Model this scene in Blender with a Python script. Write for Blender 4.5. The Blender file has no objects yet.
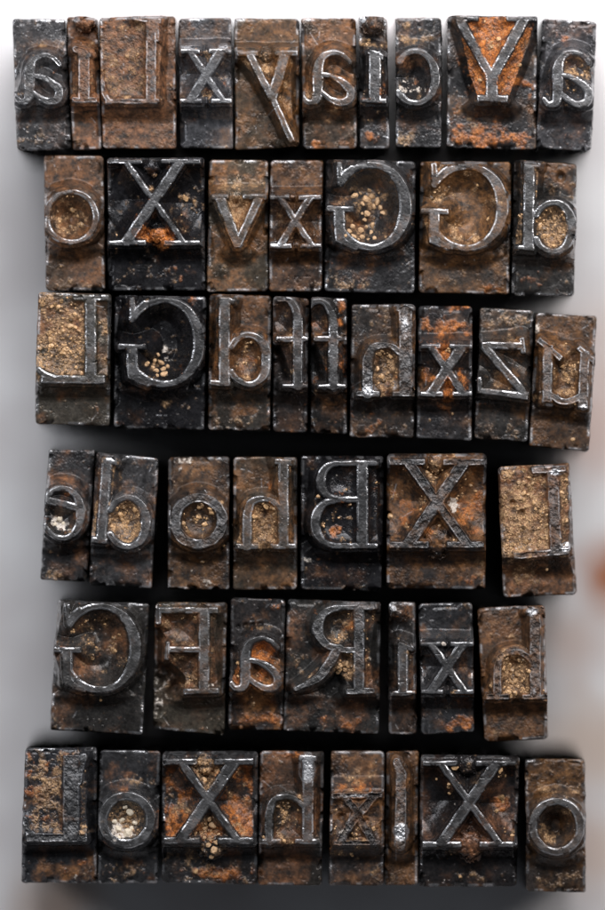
import bpy, math
import numpy as np

PX = 0.01                      # one photo pixel in scene units
CX, CY = 302.5, 455.0
BODY_H = 360.0                 # height of a type body in px
STEP = 0.5
SHOULDER = -25.0
rs = np.random.RandomState(7)

scene = bpy.context.scene
col = scene.collection

# ------------------------------------------------------------------ noise
def _hash(ix, iy, seed):
    n = (ix.astype(np.int64) * 374761393 + iy.astype(np.int64) * 668265263 + seed * 1274126177) & 0xffffffff
    n = ((n ^ (n >> 13)) * 1274126177) & 0xffffffff
    n = (n ^ (n >> 16)) & 0xffffffff
    return n / 4294967295.0

def vnoise(x, y, seed):
    ix = np.floor(x); iy = np.floor(y)
    fx = x - ix; fy = y - iy
    fx = fx * fx * (3 - 2 * fx); fy = fy * fy * (3 - 2 * fy)
    a = _hash(ix, iy, seed); b = _hash(ix + 1, iy, seed)
    c = _hash(ix, iy + 1, seed); d = _hash(ix + 1, iy + 1, seed)
    return (a * (1 - fx) + b * fx) * (1 - fy) + (c * (1 - fx) + d * fx) * fy

def fbm(x, y, scale, seed, octv=4, gain=0.55):
    s = 0; amp = 1; tot = 0; f = 1.0 / scale
    for k in range(octv):
        s = s + amp * vnoise(x * f + 17.3 * k, y * f - 9.1 * k, seed + 31 * k)
        tot += amp; amp *= gain; f *= 2.03
    return s / tot

def worley(x, y, scale, seed):
    x = x / scale; y = y / scale
    ix = np.floor(x); iy = np.floor(y)
    best = np.full(x.shape, 9.0); idv = np.zeros(x.shape)
    for dx in (-1, 0, 1):
        for dy in (-1, 0, 1):
            jx = ix + dx; jy = iy + dy
            px = jx + _hash(jx, jy, seed); py = jy + _hash(jx, jy, seed + 5)
            d = (x - px) ** 2 + (y - py) ** 2
            m = d < best
            best = np.where(m, d, best); idv = np.where(m, _hash(jx, jy, seed + 9), idv)
    return np.sqrt(best), idv

def sstep(a, b, x):
    t = np.clip((x - a) / (b - a), 0, 1)
    return t * t * (3 - 2 * t)

# ------------------------------------------------------------------ letter strokes (all as they stand: mirrored)
def bar(x0, y0, x1, y1, w): return ('s', x0, y0, x1, y1, w)

def curve(pts, n=9):
    P = np.array(pts, float)
    out = []
    for i in range(len(P) - 1):
        p0 = P[max(i - 1, 0)]; p1 = P[i]; p2 = P[i + 1]; p3 = P[min(i + 2, len(P) - 1)]
        for t in np.linspace(0, 1, n, endpoint=False):
            out.append(0.5 * ((2 * p1) + (-p0 + p2) * t + (2 * p0 - 5 * p1 + 4 * p2 - p3) * t * t + (-p0 + 3 * p1 - 3 * p2 + p3) * t ** 3))
    out.append(P[-1])
    return ('c', np.array(out))

def arc(cx, cy, rx, ry, a0, a1, wh, wv, wd=None):
    """elliptic arc by its OUTER radii; degrees, 0 = right, 90 = down"""
    A = np.radians(np.linspace(a0, a1, max(12, int(abs(a1 - a0) / 7))))
    w = wv + (wh - wv) * np.cos(A) ** 2
    if wd is not None:
        w = np.where(np.cos(A) < 0, wv + (wd - wv) * np.cos(A) ** 2, w)
    return ('c', np.stack([cx + (rx - w / 2) * np.cos(A), cy + (ry - w / 2) * np.sin(A), w], 1))

def g_a(x0, y0, x1, y1):
    W = x1 - x0; H = y1 - y0
    q = lambda l: [(x0 + a * W, y0 + b * H, c * 52) for a, b, c in l]
    return [curve(q([(.94, .20, .06), (.80, .07, .05), (.60, .02, .06), (.40, .10, .10), (.31, .28, .15), (.30, .55, .16), (.30, .80, .15), (.24, .95, .11), (.11, .97, .07), (.02, .88, .06)])),
            curve(q([(.34, .44, .05), (.56, .47, .05), (.80, .60, .10), (.94, .76, .13), (.90, .92, .13), (.74, .97, .10), (.56, .91, .06), (.38, .78, .05)]))]

def g_x(x0, y0, x1, y1, T, t, s=2.4):
    W = x1 - x0; X = lambda a: x0 + a * W
    return [bar(X(.79), y0, X(.19), y1, T), bar(X(.19), y0, X(.83), y1, t),
            bar(X(.0), y0, X(.36), y0, s), bar(X(.58), y0, X(1), y0, s),
            bar(X(0), y1, X(.40), y1, s), bar(X(.62), y1, X(1), y1, s)]

def g_G(cx, cy, rx, ry, xs, yb, w=9.5):
    return [arc(cx, cy, rx, ry, -146, 146, w, 4.5, 5), bar(xs, yb, xs + 1, cy + ry * .80, 8.5),
            bar(xs - 13, yb, xs + 13.5, yb + .5, 3.0), bar(xs, cy - ry, xs + 1.5, cy - ry * .52, 3.6),
            curve([(xs + 1, cy - ry * .60, 3), (xs + 7, cy - ry * .74, 5), (xs + 13, cy - ry * .86, 4)]),
            curve([(xs + 1, cy + ry * .74, 8), (xs + 7, cy + ry * .84, 6), (xs + 16, cy + ry * .93, 5)])]

def g_b(xt, yt, xb, yb, cx, cy, rx, ry, w=8.5, foot=14):
    return [bar(xt, yt, xb, yb, w), bar(xt - 3, yt + 1.5, xt + 10, yt + 3.5, 3.5), bar(xb - foot, yb - 1.5, xb + 5, yb, 3.2),
            arc(cx, cy, rx, ry, -150, 150, 8.5, 4.0, 4.0)]

def g_h(xs, yt, yb, xl, ya, ws=8, wl=7, feet=((-11, 11), (-12, 12))):
    m = (xs + xl) / 2
    return [bar(xs, yt, xs, yb, ws), bar(xs - 8, yt + 1.5, xs + 8, yt + 2.5, 3.6),
            curve([(xl, yb, wl), (xl, (ya + yb) / 2, wl), (xl + 1, ya + 13, wl), (xl + 6, ya + 4.5, wl * .8), (m - 1, ya + 2, 4), (m + 8, ya + 5, 3.6), (xs - 2, ya + 13, 4)]),
            bar(xl + feet[0][0], yb, xl + feet[0][1], yb, 2.8), bar(xs + feet[1][0], yb, xs + feet[1][1], yb, 2.8)]

def g_o(cx, cy, rx, ry, w): return [arc(cx, cy, rx, ry, 0, 360, w + 1.2, w - .4)]

def g_f(xs, yb, xh, yh, yc, x0, x1):
    return [curve([(xh, yh + 2, 7), (xh + 5, yh - 1.5, 5), (xs - 11, yh - 2.0, 4), (xs - 3, yh + 7, 6), (xs, yh + 20, 7.5), (xs, yh + 45, 8), (xs, yb, 8)]),
            bar(x0, yc, x1, yc, 2.8), bar(xs - 15, yb, xs + 12, yb, 2.6)]

# ------------------------------------------------------------------ the sorts
# quad: TL TR BR BL in photo px.  base: bare tone.  br: brown film.  c: counter fill (tan, rust, brown)
# blobs: (kind, x, y, rx, ry, strength); kinds t tan, r rust, b brown, w worn metal, p pale, n none(darken crust)
DK = (.045, .045, .048); GR = (.085, .085, .090); BN = (.085, .066, .052); BK = (.018, .018, .021); GB = (.10, .082, .062)
S = []
def sort(quad, strokes, base, label, br=.3, c=(.1, .0, .3), blobs=(), rough=.5, cd=11.0, bowl=0, bumps=(), dents=(), worn=1.0, grit=0, crumbs=(), rel=1.0, fibres=(), hg=None, fw=0.0):
    S.append(dict(quad=quad, st=strokes, base=base, label=label, br=br, c=c, blobs=blobs, rough=rough, cd=cd, bowl=bowl, bumps=bumps,
                  dents=dents, worn=worn, grit=grit, crumbs=crumbs, rel=rel, fibres=fibres, hg=hg, fw=fw))

# ---- row 1
sort([(11,17),(65,18),(70,148),(16,150)], g_a(15,54,62,103), GR, "charcoal type block of a mirrored a at the top left corner", br=.08, c=(.0,.05,.2),
     blobs=[('t',40,45,20,6,.45),('t',28,137,12,8,.45),('b',40,48,24,10,.5),('t',17,93,6,6,.5)], rough=.3, fw=0.25)
sort([(66,15),(97,17),(101,148),(72,149)], [bar(84,52,84,100,9),curve([(75,49,4),(82,51,5),(89,55,4)]),bar(73,100,96,100,3.2)], BN,
     "narrow brown type block of an i beside the charcoal a", br=.85, c=(.3,.1,.7), blobs=[('t',88,48,10,8,.5),('b',84,120,20,30,.5),('w',76,19,6,5,.7)], rough=.7, bumps=[(84,21,9,5)], fw=0.6)
sort([(99,17),(175,15),(176,148),(102,148)], [bar(151,20,151,103,8),bar(106,101.5,158,101.5,3),curve([(102,82,2.5),(104,93,3),(109,101,3)]),bar(134,17.5,160,21,3.2),bar(156,21,157,40,2.5)], BN,
     "wide brown block of a backwards L between an i and an x", br=.95, c=(.42,.08,.9), blobs=[('b',138,60,45,60,.5),('t',130,90,25,15,.35),('t',120,138,30,10,.2)], rough=.7, cd=6, rel=.8, hg='rect', fw=0.6)
sort([(178,17),(231,16),(233,148),(180,147)], g_x(180,51,232,101,7.5,4), (.085,.088,.098), "shiny blue grey block of a small x in the top row", br=.1, c=(.25,.12,.1),
     blobs=[('b',200,30,24,12,.5),('t',205,44,12,8,.45),('t',206,58,5,7,.6),('t',207,95,7,6,.6),('w',188,46,9,4,.9),('w',224,46,8,4,.9)], cd=13, rough=.3)
sort([(234,17),(299,17),(299,146),(235,149)], [bar(237,53,257,53,3.2),bar(276,53,297,53,3.2),bar(250,55,272,98,5),bar(272,97,292,141,4),bar(285,55,272,97,8)], GB,
     "brown block of a y whose long tail runs to its lower right corner", br=.6, c=(.3,.05,.4), blobs=[('t',268,75,8,14,.5),('t',250,142,18,7,.45),('b',262,32,28,14,.4),('t',256,30,10,10,.35)], bumps=[(266,55,8,5)], hg=[[0,1,2,4],[3,2],[3,4]], rough=.3)
sort([(301,17),(356,17),(357,148),(303,148)], g_a(302,51,354,104), BN, "brown and grey metal type block of an a in the middle of the top row", br=.45, c=(.0,.05,.2),
     blobs=[('b',330,40,30,26,.4),('t',310,92,10,8,.35),('r',315,143,14,5,.5),('t',330,110,20,7,.3)], rough=.3)
sort([(359,15),(387,16),(390,148),(360,148)], [bar(375,52,375,101,9.5),bar(369,51,383,57,3.2),bar(362,101,386,101,2.8)], DK,
     "narrow black type block of an i with an orange band under its dot", br=.1, c=(.1,.1,.2), blobs=[('t',373,43,16,6,.8),('r',384,85,5,20,.5),('r',372,138,10,9,.7),('t',370,120,10,8,.4),('w',363,18,4,4,1.1)], grit=10, bumps=[(373,23,10,6)])
sort([(396,16),(442,16),(442,147),(396,146)], [arc(415.5,77,24.5,28,-140,140,7.5,3.4)], DK, "dark type block of a backwards c with a pale hollow bowl and orange band above", br=.2, c=(.25,.02,.25),
     blobs=[('t',418,39,26,6,.8),('p',410,88,12,8,.6),('b',415,60,14,10,.6),('t',406,137,8,9,.9),('t',408,23,4,4,.9)], bowl=1.0, cd=17, rough=.3)
sort([(448,15),(538,16),(537,149),(447,146)], [bar(459,19,491,76,6.5),bar(524,19,493,76,8),bar(492,72,492,99,9.5),bar(478,99,507,99,5),bar(456,18,477,18,3.6),bar(508,18,537,18,3.6)], DK,
     "wide block of a capital Y filled with bright orange rust", br=.15, c=(.25,.75,.3), blobs=[('r',492,45,22,26,.75),('n',505,60,6,12,.8),('r',478,80,12,16,.55),('r',515,85,22,22,.6),('r',490,137,46,12,.75),('t',480,122,25,7,.2),('r',455,110,10,30,.45)], cd=9, grit=12)
sort([(543,17),(598,20),(592,150),(537,148)], g_a(543,51,592,106), (.075,.075,.082), "grey tilted type block of an a at the right end of the top row", br=.1, c=(.4,.1,.2),
     blobs=[('r',563,36,10,6,.55),('t',575,72,12,12,.6),('b',570,62,14,8,.4)], grit=10, rough=.3)
# ---- row 2
sort([(43,154),(103,155),(104,290),(45,290)], g_o(71,217,27.5,27,3.4), BN, "brown type block of a shallow o at the left of the second row", br=.55, c=(.38,.02,.35),
     blobs=[('b',72,170,30,14,.5),('t',66,232,12,8,.4),('t',60,283,20,6,.5),('t',72,212,5,5,.7)], bowl=1.1, cd=18, grit=14)
sort([(107,157),(204,157),(205,290),(107,290)], g_x(108,161,200,243,8,3.6,3), BK, "glossy black block of a capital X with a bright red rust lump", br=.0, c=(.0,.0,.12),
     blobs=[('r',155,236,16,9,1.2),('r',166,242,10,7,.9),('r',135,232,5,4,.9),('t',187,200,10,10,.7),('t',151,187,3,4,.9),('r',180,268,18,14,.35),('b',151,168,12,10,.5),('t',150,275,20,9,.3)], cd=19, bumps=[(151.5,166,10,6),(158,234,10,4)], rough=.32, grit=12)
sort([(209,159),(268,159),(268,291),(207,291)], [bar(211,196.5,227,196.5,3.2),bar(244,196.5,267,196.5,3.2),bar(220,198,238,246,7.5),bar(259,198,237,246,6)], GB,
     "brown type block of a v with a tan filled wedge in the second row", br=.4, c=(.7,.0,.3), blobs=[('t',240,184,30,8,.65),('t',236,202,10,6,.7),('t',235,215,10,18,.5),('t',215,240,8,14,.35),('t',225,270,18,14,.25),('b',238,172,28,10,.3)], bumps=[(234.5,196,8,5)], rough=.3)
sort([(270,159),(323,159),(322,291),(269,291)], g_x(270,197,321,246,5,3.6), (.045,.036,.034), "maroon brown block of a small x with thin golden strokes", br=.5, c=(.02,.1,.4),
     blobs=[('b',296,178,30,16,.4),('t',295,220,12,18,.45),('t',316,191,8,4,.5),('w',276,244,8,4,.8)], bumps=[(292,197,5,3),(297,245,6,4)], cd=14, rough=.3)
sort([(326,159),(416,160),(415,293),(325,291)], g_G(372,206,39.5,44,339,208.5,11), DK, "dark block of a capital G full of loose tan crumbs", br=.1, c=(.12,.0,.3),
     blobs=[('t',368,200,17,13,.62),('t',361,233,19,9,.68),('t',345,283,22,7,.6),('b',360,262,30,12,.5),('p',330,225,5,12,.35),('t',392,205,8,30,.28)], bowl=1.0, cd=19, rough=.38,
     crumbs=[(355,196,3),(360,192,2.4),(366,199,3.2),(363,204,2.6),(372,195,3),(377,201,3),(374,206,2.2),(367,212,3),(381,206,2.6),(370,189,1.8),(362,213,2),(349,231,3),(354,236,2.6),(360,230,3.2),(366,227,2.2),(371,232,3),(373,225,2.4),(363,237,2.4),(352,226,2.2),(368,239,2),(374,238,2),(358,240,1.8),(346,236,1.8),(383,212,1.8),(365,219,1.6),(380,192,1.6)])
sort([(421,161),(512,161),(510,294),(419,292)], g_G(467,207,41,43.5,434,211,10.5), (.04,.034,.03), "brown block of a capital G with fibrous dirt, second row", br=.6, c=(.30,.12,.9),
     blobs=[('t',438,195,10,8,.8),('t',498,199,7,6,.7),('b',467,210,34,36,.5),('t',462,240,26,9,.3),('r',490,286,18,6,.35),('t',440,285,14,8,.3)], bowl=.8, cd=15, rough=.6, grit=14)
sort([(515,159),(578,163),(575,296),(512,295)], g_b(529.5,162,528.5,249,554,227,22.5,27), (.055,.053,.052), "grey block of a b at the right end of the second row", br=.2, c=(.95,.1,.3),
     blobs=[('t',555,227,16,18,.9),('b',560,175,18,16,.7),('t',556,190,14,10,.35),('r',530,278,14,12,.25)], grit=40, dents=[(552,193,8,5),(562,176,6,4)], hg=[[0,1],[0,2],[3]], rough=.3)
# ---- row 3
sort([(38,292),(111,294),(109,426),(34,424)], [bar(90.6,298,90.6,381,8.5),bar(74.5,297.5,108,297.5,3.4),bar(42,379.5,104,380,6),curve([(38.5,369,2.5),(44,374,4),(52,378,5)])], (.075,.066,.054),
     "backwards L block packed with golden grit at the left of the third row", br=.25, c=(.75,.02,.45), blobs=[('t',62,355,26,22,.9),('t',62,310,22,14,.4),('p',75,352,14,10,.15),('n',100,340,6,30,1)], cd=5, grit=170, rel=.95, hg='rect')
sort([(114,295),(206,296),(204,430),(113,428)], g_G(164,342,40.5,44.5,131.5,346.5,10), BK, "glossy black block of a capital G with crumbs in its bowl", br=.0, c=(.0,.0,.0),
     blobs=[('t',165,402,14,4,.6),('t',188,403,10,6,.3),('r',192,303,8,5,.5),('p',163,352,9,14,.42),('t',157,366,11,8,.75)], bowl=1.1, cd=20, rough=.3,
     crumbs=[(147,365,2.6),(152,367,2.2),(156,371,3),(162,369,3.4),(165,374,2.8),(158,376,2.4),(154,361,2.4),(160,362,2.8),(157,354,1.8),(168,366,1.8)])
sort([(209,294),(271,295),(270,431),(208,430)], g_b(224.5,298,224.3,384,249,359.5,22.5,27), (.062,.055,.048), "brownish block of a b between the black G and two f blocks", br=.4, c=(.3,.1,.9),
     blobs=[('b',250,310,24,20,.5),('b',248,358,18,20,.6),('t',248,352,8,10,.35),('t',235,425,28,7,.35),('b',212,340,4,40,.6)], grit=18, hg=[[0,1],[0,2],[3]], rough=.3)
sort([(273,296),(309,298),(307,433),(273,432)], g_f(298,386,271,300,339,277,309), (.035,.032,.032), "narrow black block of an f, left of the two f blocks", br=.25, c=(.15,.02,.4), blobs=[('t',283,335,10,8,.35),('b',290,335,16,10,.5)], rough=.3, hg=[[0],[1],[2]])
sort([(311,297),(347,298),(347,434),(311,433)], g_f(333.5,386.5,308,303,338.5,314.5,346.5), (.032,.030,.030), "narrow block of an f with rust, right of the two f blocks", br=.25, c=(.15,.2,.4),
     blobs=[('r',341,315,6,16,.6),('r',318,380,8,6,.5),('r',342,362,5,14,.5),('b',330,410,16,12,.5)], rough=.3, hg=[[0],[1],[2]])
sort([(352,304),(416,304),(414,438),(350,437)], g_h(405.7,307,394,367.5,343,11,8), (.05,.046,.045), "worn shiny block of an h, left of the rust streaked x", br=.3, c=(.5,.25,.4),
     blobs=[('t',382,375,12,16,.6),('w',370,390,10,8,.8),('w',405,325,7,22,.6),('t',366,314,10,8,.35),('r',375,425,22,10,.35),('t',388,325,6,14,.5),('w',395,385,6,8,.6)], grit=24, hg=[[0,1],[2,3,4]], fw=0.6)
sort([(419,305),(473,306),(472,441),(417,438)], g_x(421,346,473,394,8,5), (.035,.034,.037), "dark small x block streaked with vivid orange rust through its centre", br=.1, c=(.0,.1,.1),
     blobs=[('r',445,328,24,9,.85),('r',445,352,7,10,1.2),('r',449,390,6,18,1.1),('r',432,345,8,6,.3),('r',426,375,8,12,.4),('r',466,380,8,12,.55),('r',460,306,14,5,.9),('r',424,315,6,8,.5)], grit=8, cd=13)
sort([(481,307),(535,310),(528,442),(475,438)], [bar(482,345,524,346,5),bar(484,346,527,396,5.5),bar(479,391,527,396.5,4.5),bar(479,378,480,391,2.6),bar(522,338,524,352,2.6)], (.055,.052,.05),
     "block of a mirrored z with tan flecks across its top in the third row", br=.2, c=(.15,.02,.3), blobs=[('t',505,322,26,12,.5),('t',512,340,10,5,.6),('t',490,352,6,6,.5),('t',505,430,20,8,.35),('t',498,385,10,3,.4)], rough=.38)
sort([(537,312),(598,316),(590,452),(530,446)], [bar(548,346,547,402,7.5),bar(585,352,583,408,7.5),bar(539,340,561,358,3.2),bar(579,348,593,360,3.4),curve([(549,394,4),(565,402,4),(582,396,4)])], (.055,.045,.04),
     "brown leaning block of a u at the right end of the third row", br=.6, c=(.35,.1,.6), blobs=[('b',565,335,30,20,.5),('t',566,375,10,18,.4),('p',538,328,4,7,.6),('w',549,405,5,4,.8),('w',584,407,5,4,.8),('t',537,397,3,3,1)], grit=18, rough=.6, fw=.35)
# ---- row 4
sort([(48,449),(94,450),(86,583),(39,580)], [arc(62.5,513,22.5,27,-165,150,8,3.4,3.4),bar(43,499,79,508,5)], DK, "dark narrow block of an e with a white crumb in its hollow", br=.15, c=(.15,.1,.2),
     blobs=[('p',58,524,10,8,1.0),('t',50,574,11,9,.9),('r',66,495,3,2,1.2),('b',62,480,18,8,.5),('t',48,550,6,10,.3)], cd=9, crumbs=[(59,519,3.2),(63,523,2),(55,525,2.2)])
sort([(96,452),(158,458),(151,589),(88,585)], g_b(107,459,101,541,128,522,22.5,27,8,12), GR, "grey block of a b with a round plug of yellow dirt, fourth row", br=.3, c=(.95,.0,.2),
     blobs=[('t',126,520,16,16,.8),('t',118,485,14,10,.55),('t',104,460,8,7,.4),('w',111,459,6,4,1.),('t',112,546,5,6,.6),('t',145,462,10,6,.4)], grit=30, hg=[[0,1],[0,2],[3]], rough=.3)
sort([(168,457),(229,457),(229,590),(167,590)], g_o(198.5,521,28.5,27.5,8), (.034,.031,.031), "crusty dark block of an o with gravel in its bowl, fourth row", br=.35, c=(.42,.05,.5),
     blobs=[('p',180,464,18,7,.55),('t',182,478,16,8,.4),('t',220,503,4,4,.9),('p',195,578,16,9,.35),('b',200,475,24,14,.4)], rough=.62, cd=8, grit=46, fw=0.5)
sort([(233,457),(297,457),(297,590),(233,590)], g_h(283.5,460,546.5,247,496.5), (.075,.066,.054), "smooth brown block of an h, beside the black B", br=.4, c=(.65,.1,.6),
     blobs=[('t',262,525,12,20,.55),('p',263,530,5,8,.4),('t',264,547,8,5,.8),('b',258,478,24,16,.4),('r',270,480,6,12,.35),('t',245,482,8,5,.35)], grit=22, hg=[[0,1],[2,3,4]], rough=.3)
sort([(301,456),(384,456),(382,592),(301,590)], [bar(362.4,462,362.4,546,9),bar(334,463,377,462.5,3.4),bar(334,499.5,360,499.5,3.4),bar(332,546,377,546.5,3.6),arc(337,481,20.5,19.5,90,270,8,3.6,8),arc(333,523,22,24,90,270,8,3.6,8)], BK,
     "black block of a capital B with two rounded hollows in the fourth row", br=.02, c=(.12,.06,.1), blobs=[('r',336,530,7,5,1.0),('t',349,486,4,8,.8),('p',307,562,7,6,.4),('t',330,573,14,6,.35)], rough=.4, grit=14, cd=7)
sort([(387,454),(487,453),(486,590),(387,589)], g_x(390,462,484,545,9,7,4), (.04,.036,.036), "heavily corroded block of a capital X with rough brown and tan quadrants", br=.5, c=(.2,.2,.7),
     blobs=[('t',436,470,12,16,.7),('p',454,505,6,12,.7),('t',424,500,7,6,.7),('r',405,510,18,22,.4),('r',470,510,16,22,.35),('t',475,562,10,5,.7),('r',468,578,10,6,.5),('t',450,540,14,10,.35)], rough=.6, cd=17, grit=30, bumps=[(437,462,12,6),(437,540,16,5)], fw=0.8)
sort([(498,467),(570,463),(578,595),(504,598)], [bar(553,472,556,550,9),bar(533,470.5,565,468.5,3.8),bar(515,556,569,551,4),], (.05,.042,.036), "backwards L block coated in gold dirt, right end of the fourth row", br=.6, c=(.8,.05,.8),
     blobs=[('t',520,530,26,28,1.0),('p',520,540,18,12,.4),('t',512,500,12,12,.8),('r',510,480,12,12,.4),('w',566,547,6,6,1.1),('w',556,472,10,4,.9),('t',525,578,24,16,.6),('b',545,505,14,30,.4)], rough=.6, cd=6, dents=[(513,503,4,5),(522,513,5,5)], grit=80, hg='rect', fw=0.8)
# ---- row 5
sort([(57,600),(149,604),(142,736),(49,731)], g_G(100.5,648,40,44.5,66.5,649.5,10), (.055,.052,.05), "dark grey tilted block of a capital G in the fifth row", br=.15, c=(.28,.0,.3),
     blobs=[('t',112,640,10,20,.35),('t',88,630,12,12,.2),('t',88,730,10,4,.5),('t',52,718,5,8,.4),('t',141,698,3,5,.9)], bowl=.9, cd=17, grit=26, rough=.3)
sort([(155,602),(227,603),(224,736),(152,730)], [bar(204,611,204,690,8.5),bar(159,610,217,610,4),bar(158.5,610,158,623,3.4),bar(170,649.5,200,649.5,3),bar(167.5,643,167,659,2.4),bar(184,692,218,691,3.6)], (.085,.074,.058),
     "block of a capital F with a broken lower left corner and smoothed pits", br=.35, c=(.4,.0,.4), blobs=[('t',190,602,30,4,.7),('p',158,700,8,20,.5),('t',165,695,12,24,.4),('t',183,680,8,8,.4),('p',212,687,8,6,.4)], dents=[(160,672,12,7),(176,690,12,8),(155,712,8,5),(152,730,12,10),(157,682,9,9)], rough=.42, grit=10, hg=[[0,1,2],[0,3,4],[0,5]])
sort([(231,598),(285,600),(283,731),(228,731)], g_a(230,637,281,690), (.045,.042,.043), "rust brown block of an a between the broken F and the R", br=.15, c=(.1,.6,.2),
     blobs=[('r',272,610,12,9,.55),('r',260,655,12,10,.6),('r',240,675,8,8,.5),('b',256,705,28,26,.9),('r',255,720,26,12,.5),('t',258,628,20,4,.5),('r',276,720,6,5,.5)], grit=8, dents=[(238,627,3,3),(245,626,4,4),(252,626,4,4),(260,625,4,3)], rough=.3)
sort([(288,600),(381,602),(379,735),(283,732)], [bar(359,607,359,692,8.5),bar(334,607.5,377,606.5,3.6),arc(338,628,25,22,85,275,9,4,9),bar(336,650,358,650,3.6),curve([(336,652,7),(328,666,8),(316,680,6),(296,689,3)]),bar(347,692,374,691,3.4)], (.05,.049,.048),
     "block of a capital R with a long sweeping leg in the fifth row", br=.25, c=(.4,.2,.3), blobs=[('t',342,636,12,14,.5),('t',344,668,12,12,.7),('r',350,625,8,10,.5),('r',345,725,30,8,.55),('b',340,710,24,16,.5),('t',304,670,16,14,.25),('p',372,658,5,7,.4)], grit=26, crumbs=[(340,665,2.4),(345,670,2.6),(338,672,2),(347,663,1.8)], hg=[[0,1,2,3],[4],[0,5]], fw=0.35)
sort([(389,602),(416,603),(417,736),(389,736)], [bar(403,645,403,693,8),bar(398.5,643,413,649,3),bar(391,694,415,693.5,3)], (.045,.042,.042), "narrow block of an i with a bright bead at its upper left", br=.2, c=(.15,.0,.3),
     blobs=[('p',393,609,4,4,1.3),('w',393,609,4,4,1.0),('w',400,630,10,6,.5),('t',404,660,6,14,.3),('b',408,612,6,10,.4)], rough=.36, bumps=[(400,613,8,6)])
sort([(419,604),(473,603),(475,733),(422,736)], g_x(421,644,474,692,6.5,5), (.052,.053,.058), "grey black block of a small x with rust on its lower edge", br=.1, c=(.05,.0,.1),
     blobs=[('r',458,724,18,9,.8),('t',452,706,16,6,.4),('p',443,644,3,2.5,1.2),('t',468,604,7,5,1.0),('t',453,692,7,6,.6),('b',450,622,20,8,.25)], rough=.36, bumps=[(445,644,4,3)], cd=14)
sort([(478,609),(545,605),(549,740),(485,743)], g_h(535.6,609,697,497.5,649.5,9,5.5), (.06,.047,.036), "sandy brown block of an h with scaly dirt at the right of the fifth row", br=.9, c=(.7,.2,.8),
     blobs=[('t',512,675,20,24,.6),('t',500,630,22,14,.35),('b',515,710,34,30,.5),('w',532,612,8,6,.8),('w',535,690,5,10,.5),('t',510,655,20,6,.5),('t',515,732,28,8,.35),('n',515,664,8,8,1)], rough=.7, grit=70, hg=[[0,1],[2,3,4]], fw=0.9)
# ---- row 6
sort([(25,748),(96,748),(96,885),(20,884)], [bar(71,757,71,838,14),bar(27,838,86,838,6),curve([(24,820,3),(27,830,4),(34,837,5)]),curve([(84,757,5),(81,768,4),(79,782,3)])], (.045,.047,.054), "black block of a thick worn L in the bottom left corner", br=.1, c=(.5,.3,.1),
     blobs=[('t',48,790,18,36,.35),('r',32,792,7,9,.5),('t',45,835,16,8,.2),('b',60,870,36,14,.6),('t',82,833,5,5,.6),('r',60,866,30,10,.3),('p',68,879,9,5,.4)], rough=.5, cd=4, hg='rect', fw=.7)
sort([(99,751),(160,752),(157,885),(97,885)], g_o(126.5,820,28.5,27.5,7), (.05,.051,.055), "block of an o with chunky cream crumbs in its hole in the bottom row", br=.1, c=(.5,.0,.2),
     blobs=[('p',120,832,12,9,.9),('t',126,815,14,16,.6),('t',125,875,20,10,.65),('t',102,822,5,5,1.0),('t',130,783,26,3,.6),('t',104,786,5,10,.4),('p',155,774,4,10,.4)], cd=11, crumbs=[(119,829,4),(126,833,3.6),(114,822,2.6),(122,820,3),(129,813,2.8),(125,808,2.2),(134,823,2.2),(131,829,2.6),(119,837,2.6)], grit=16, rough=.3)
sort([(162,752),(258,752),(257,886),(161,884)], g_x(163.5,761.5,253,841,9,5,4), DK, "block of a capital X with amber rust and pebbles, bottom row", br=.05, c=(.35,.5,.3),
     blobs=[('t',206,785,12,12,.9),('t',206,764,13,9,.8),('r',180,820,22,14,.4),('t',185,812,18,10,.4),('r',240,820,14,18,.7),('r',245,775,8,14,.3),('t',210,873,42,9,.6),('r',215,875,30,9,.8),('t',190,855,30,6,.5),('t',212,840,12,16,.5),('n',150,775,26,14,.6)],
     cd=18, bumps=[(205.5,764,12,7),(212,845,14,5)], rough=.36, crumbs=[(209,846,3.4),(214,851,3.6),(205,838,2.6),(216,843,2.4),(211,857,2.6),(205,828,2.4),(213,826,2.8),(209,820,2.2),(219,835,2)], grit=20)
sort([(260,752),(324,752),(322,887),(258,887)], g_h(308,756,841.5,269,794.5,9,6), (.05,.045,.041), "block of an h with a shiny silver wedge on its ascender", br=.4, c=(.35,.05,.4),
     blobs=[('w',307,768,8,14,1.5),('p',307,770,6,12,.5),('r',288,756,16,5,.8),('t',290,843,6,6,1.0),('t',281,820,8,18,.4),('t',300,797,5,6,.7),('r',318,838,4,5,.7),('b',290,865,30,18,.4)], rough=.45, grit=24, cd=8, hg=[[0,1],[2,3,4]])
sort([(331,752),(385,752),(384,887),(329,887)], [bar(333,796,382,795,3),curve([(374,797,5),(364,808,6),(352,822,6),(340,842,6)]),curve([(345,797,4),(358,814,5),(372,842,5)]),bar(334,843,382,843,2.4)], (.055,.048,.048), "block with a crusted, nearly unreadable x in the bottom row", br=.4, c=(.1,.0,.3), hg='rect',
     blobs=[('b',357,815,26,20,.5),('t',356,778,26,7,.6),('r',356,785,22,6,.5),('t',356,845,16,8,.7),('p',344,832,8,4,.6),('t',375,870,8,10,.6),('w',355,796,26,3,.6),('b',356,765,26,12,.6),('t',345,855,18,6,.5),('t',356,826,14,5,.5),('w',366,812,8,5,.5)], rough=.8, bumps=[(357,831,14,4),(345,807,11,6),(368,806,12,6),(357,816,12,5),(343,829,9,5),(372,828,9,5),(357,836,8,4)], dents=[(350,838,6,5),(366,822,5,4),(342,818,5,4)], worn=1.6, grit=26, cd=5, fw=1.4)
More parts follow.
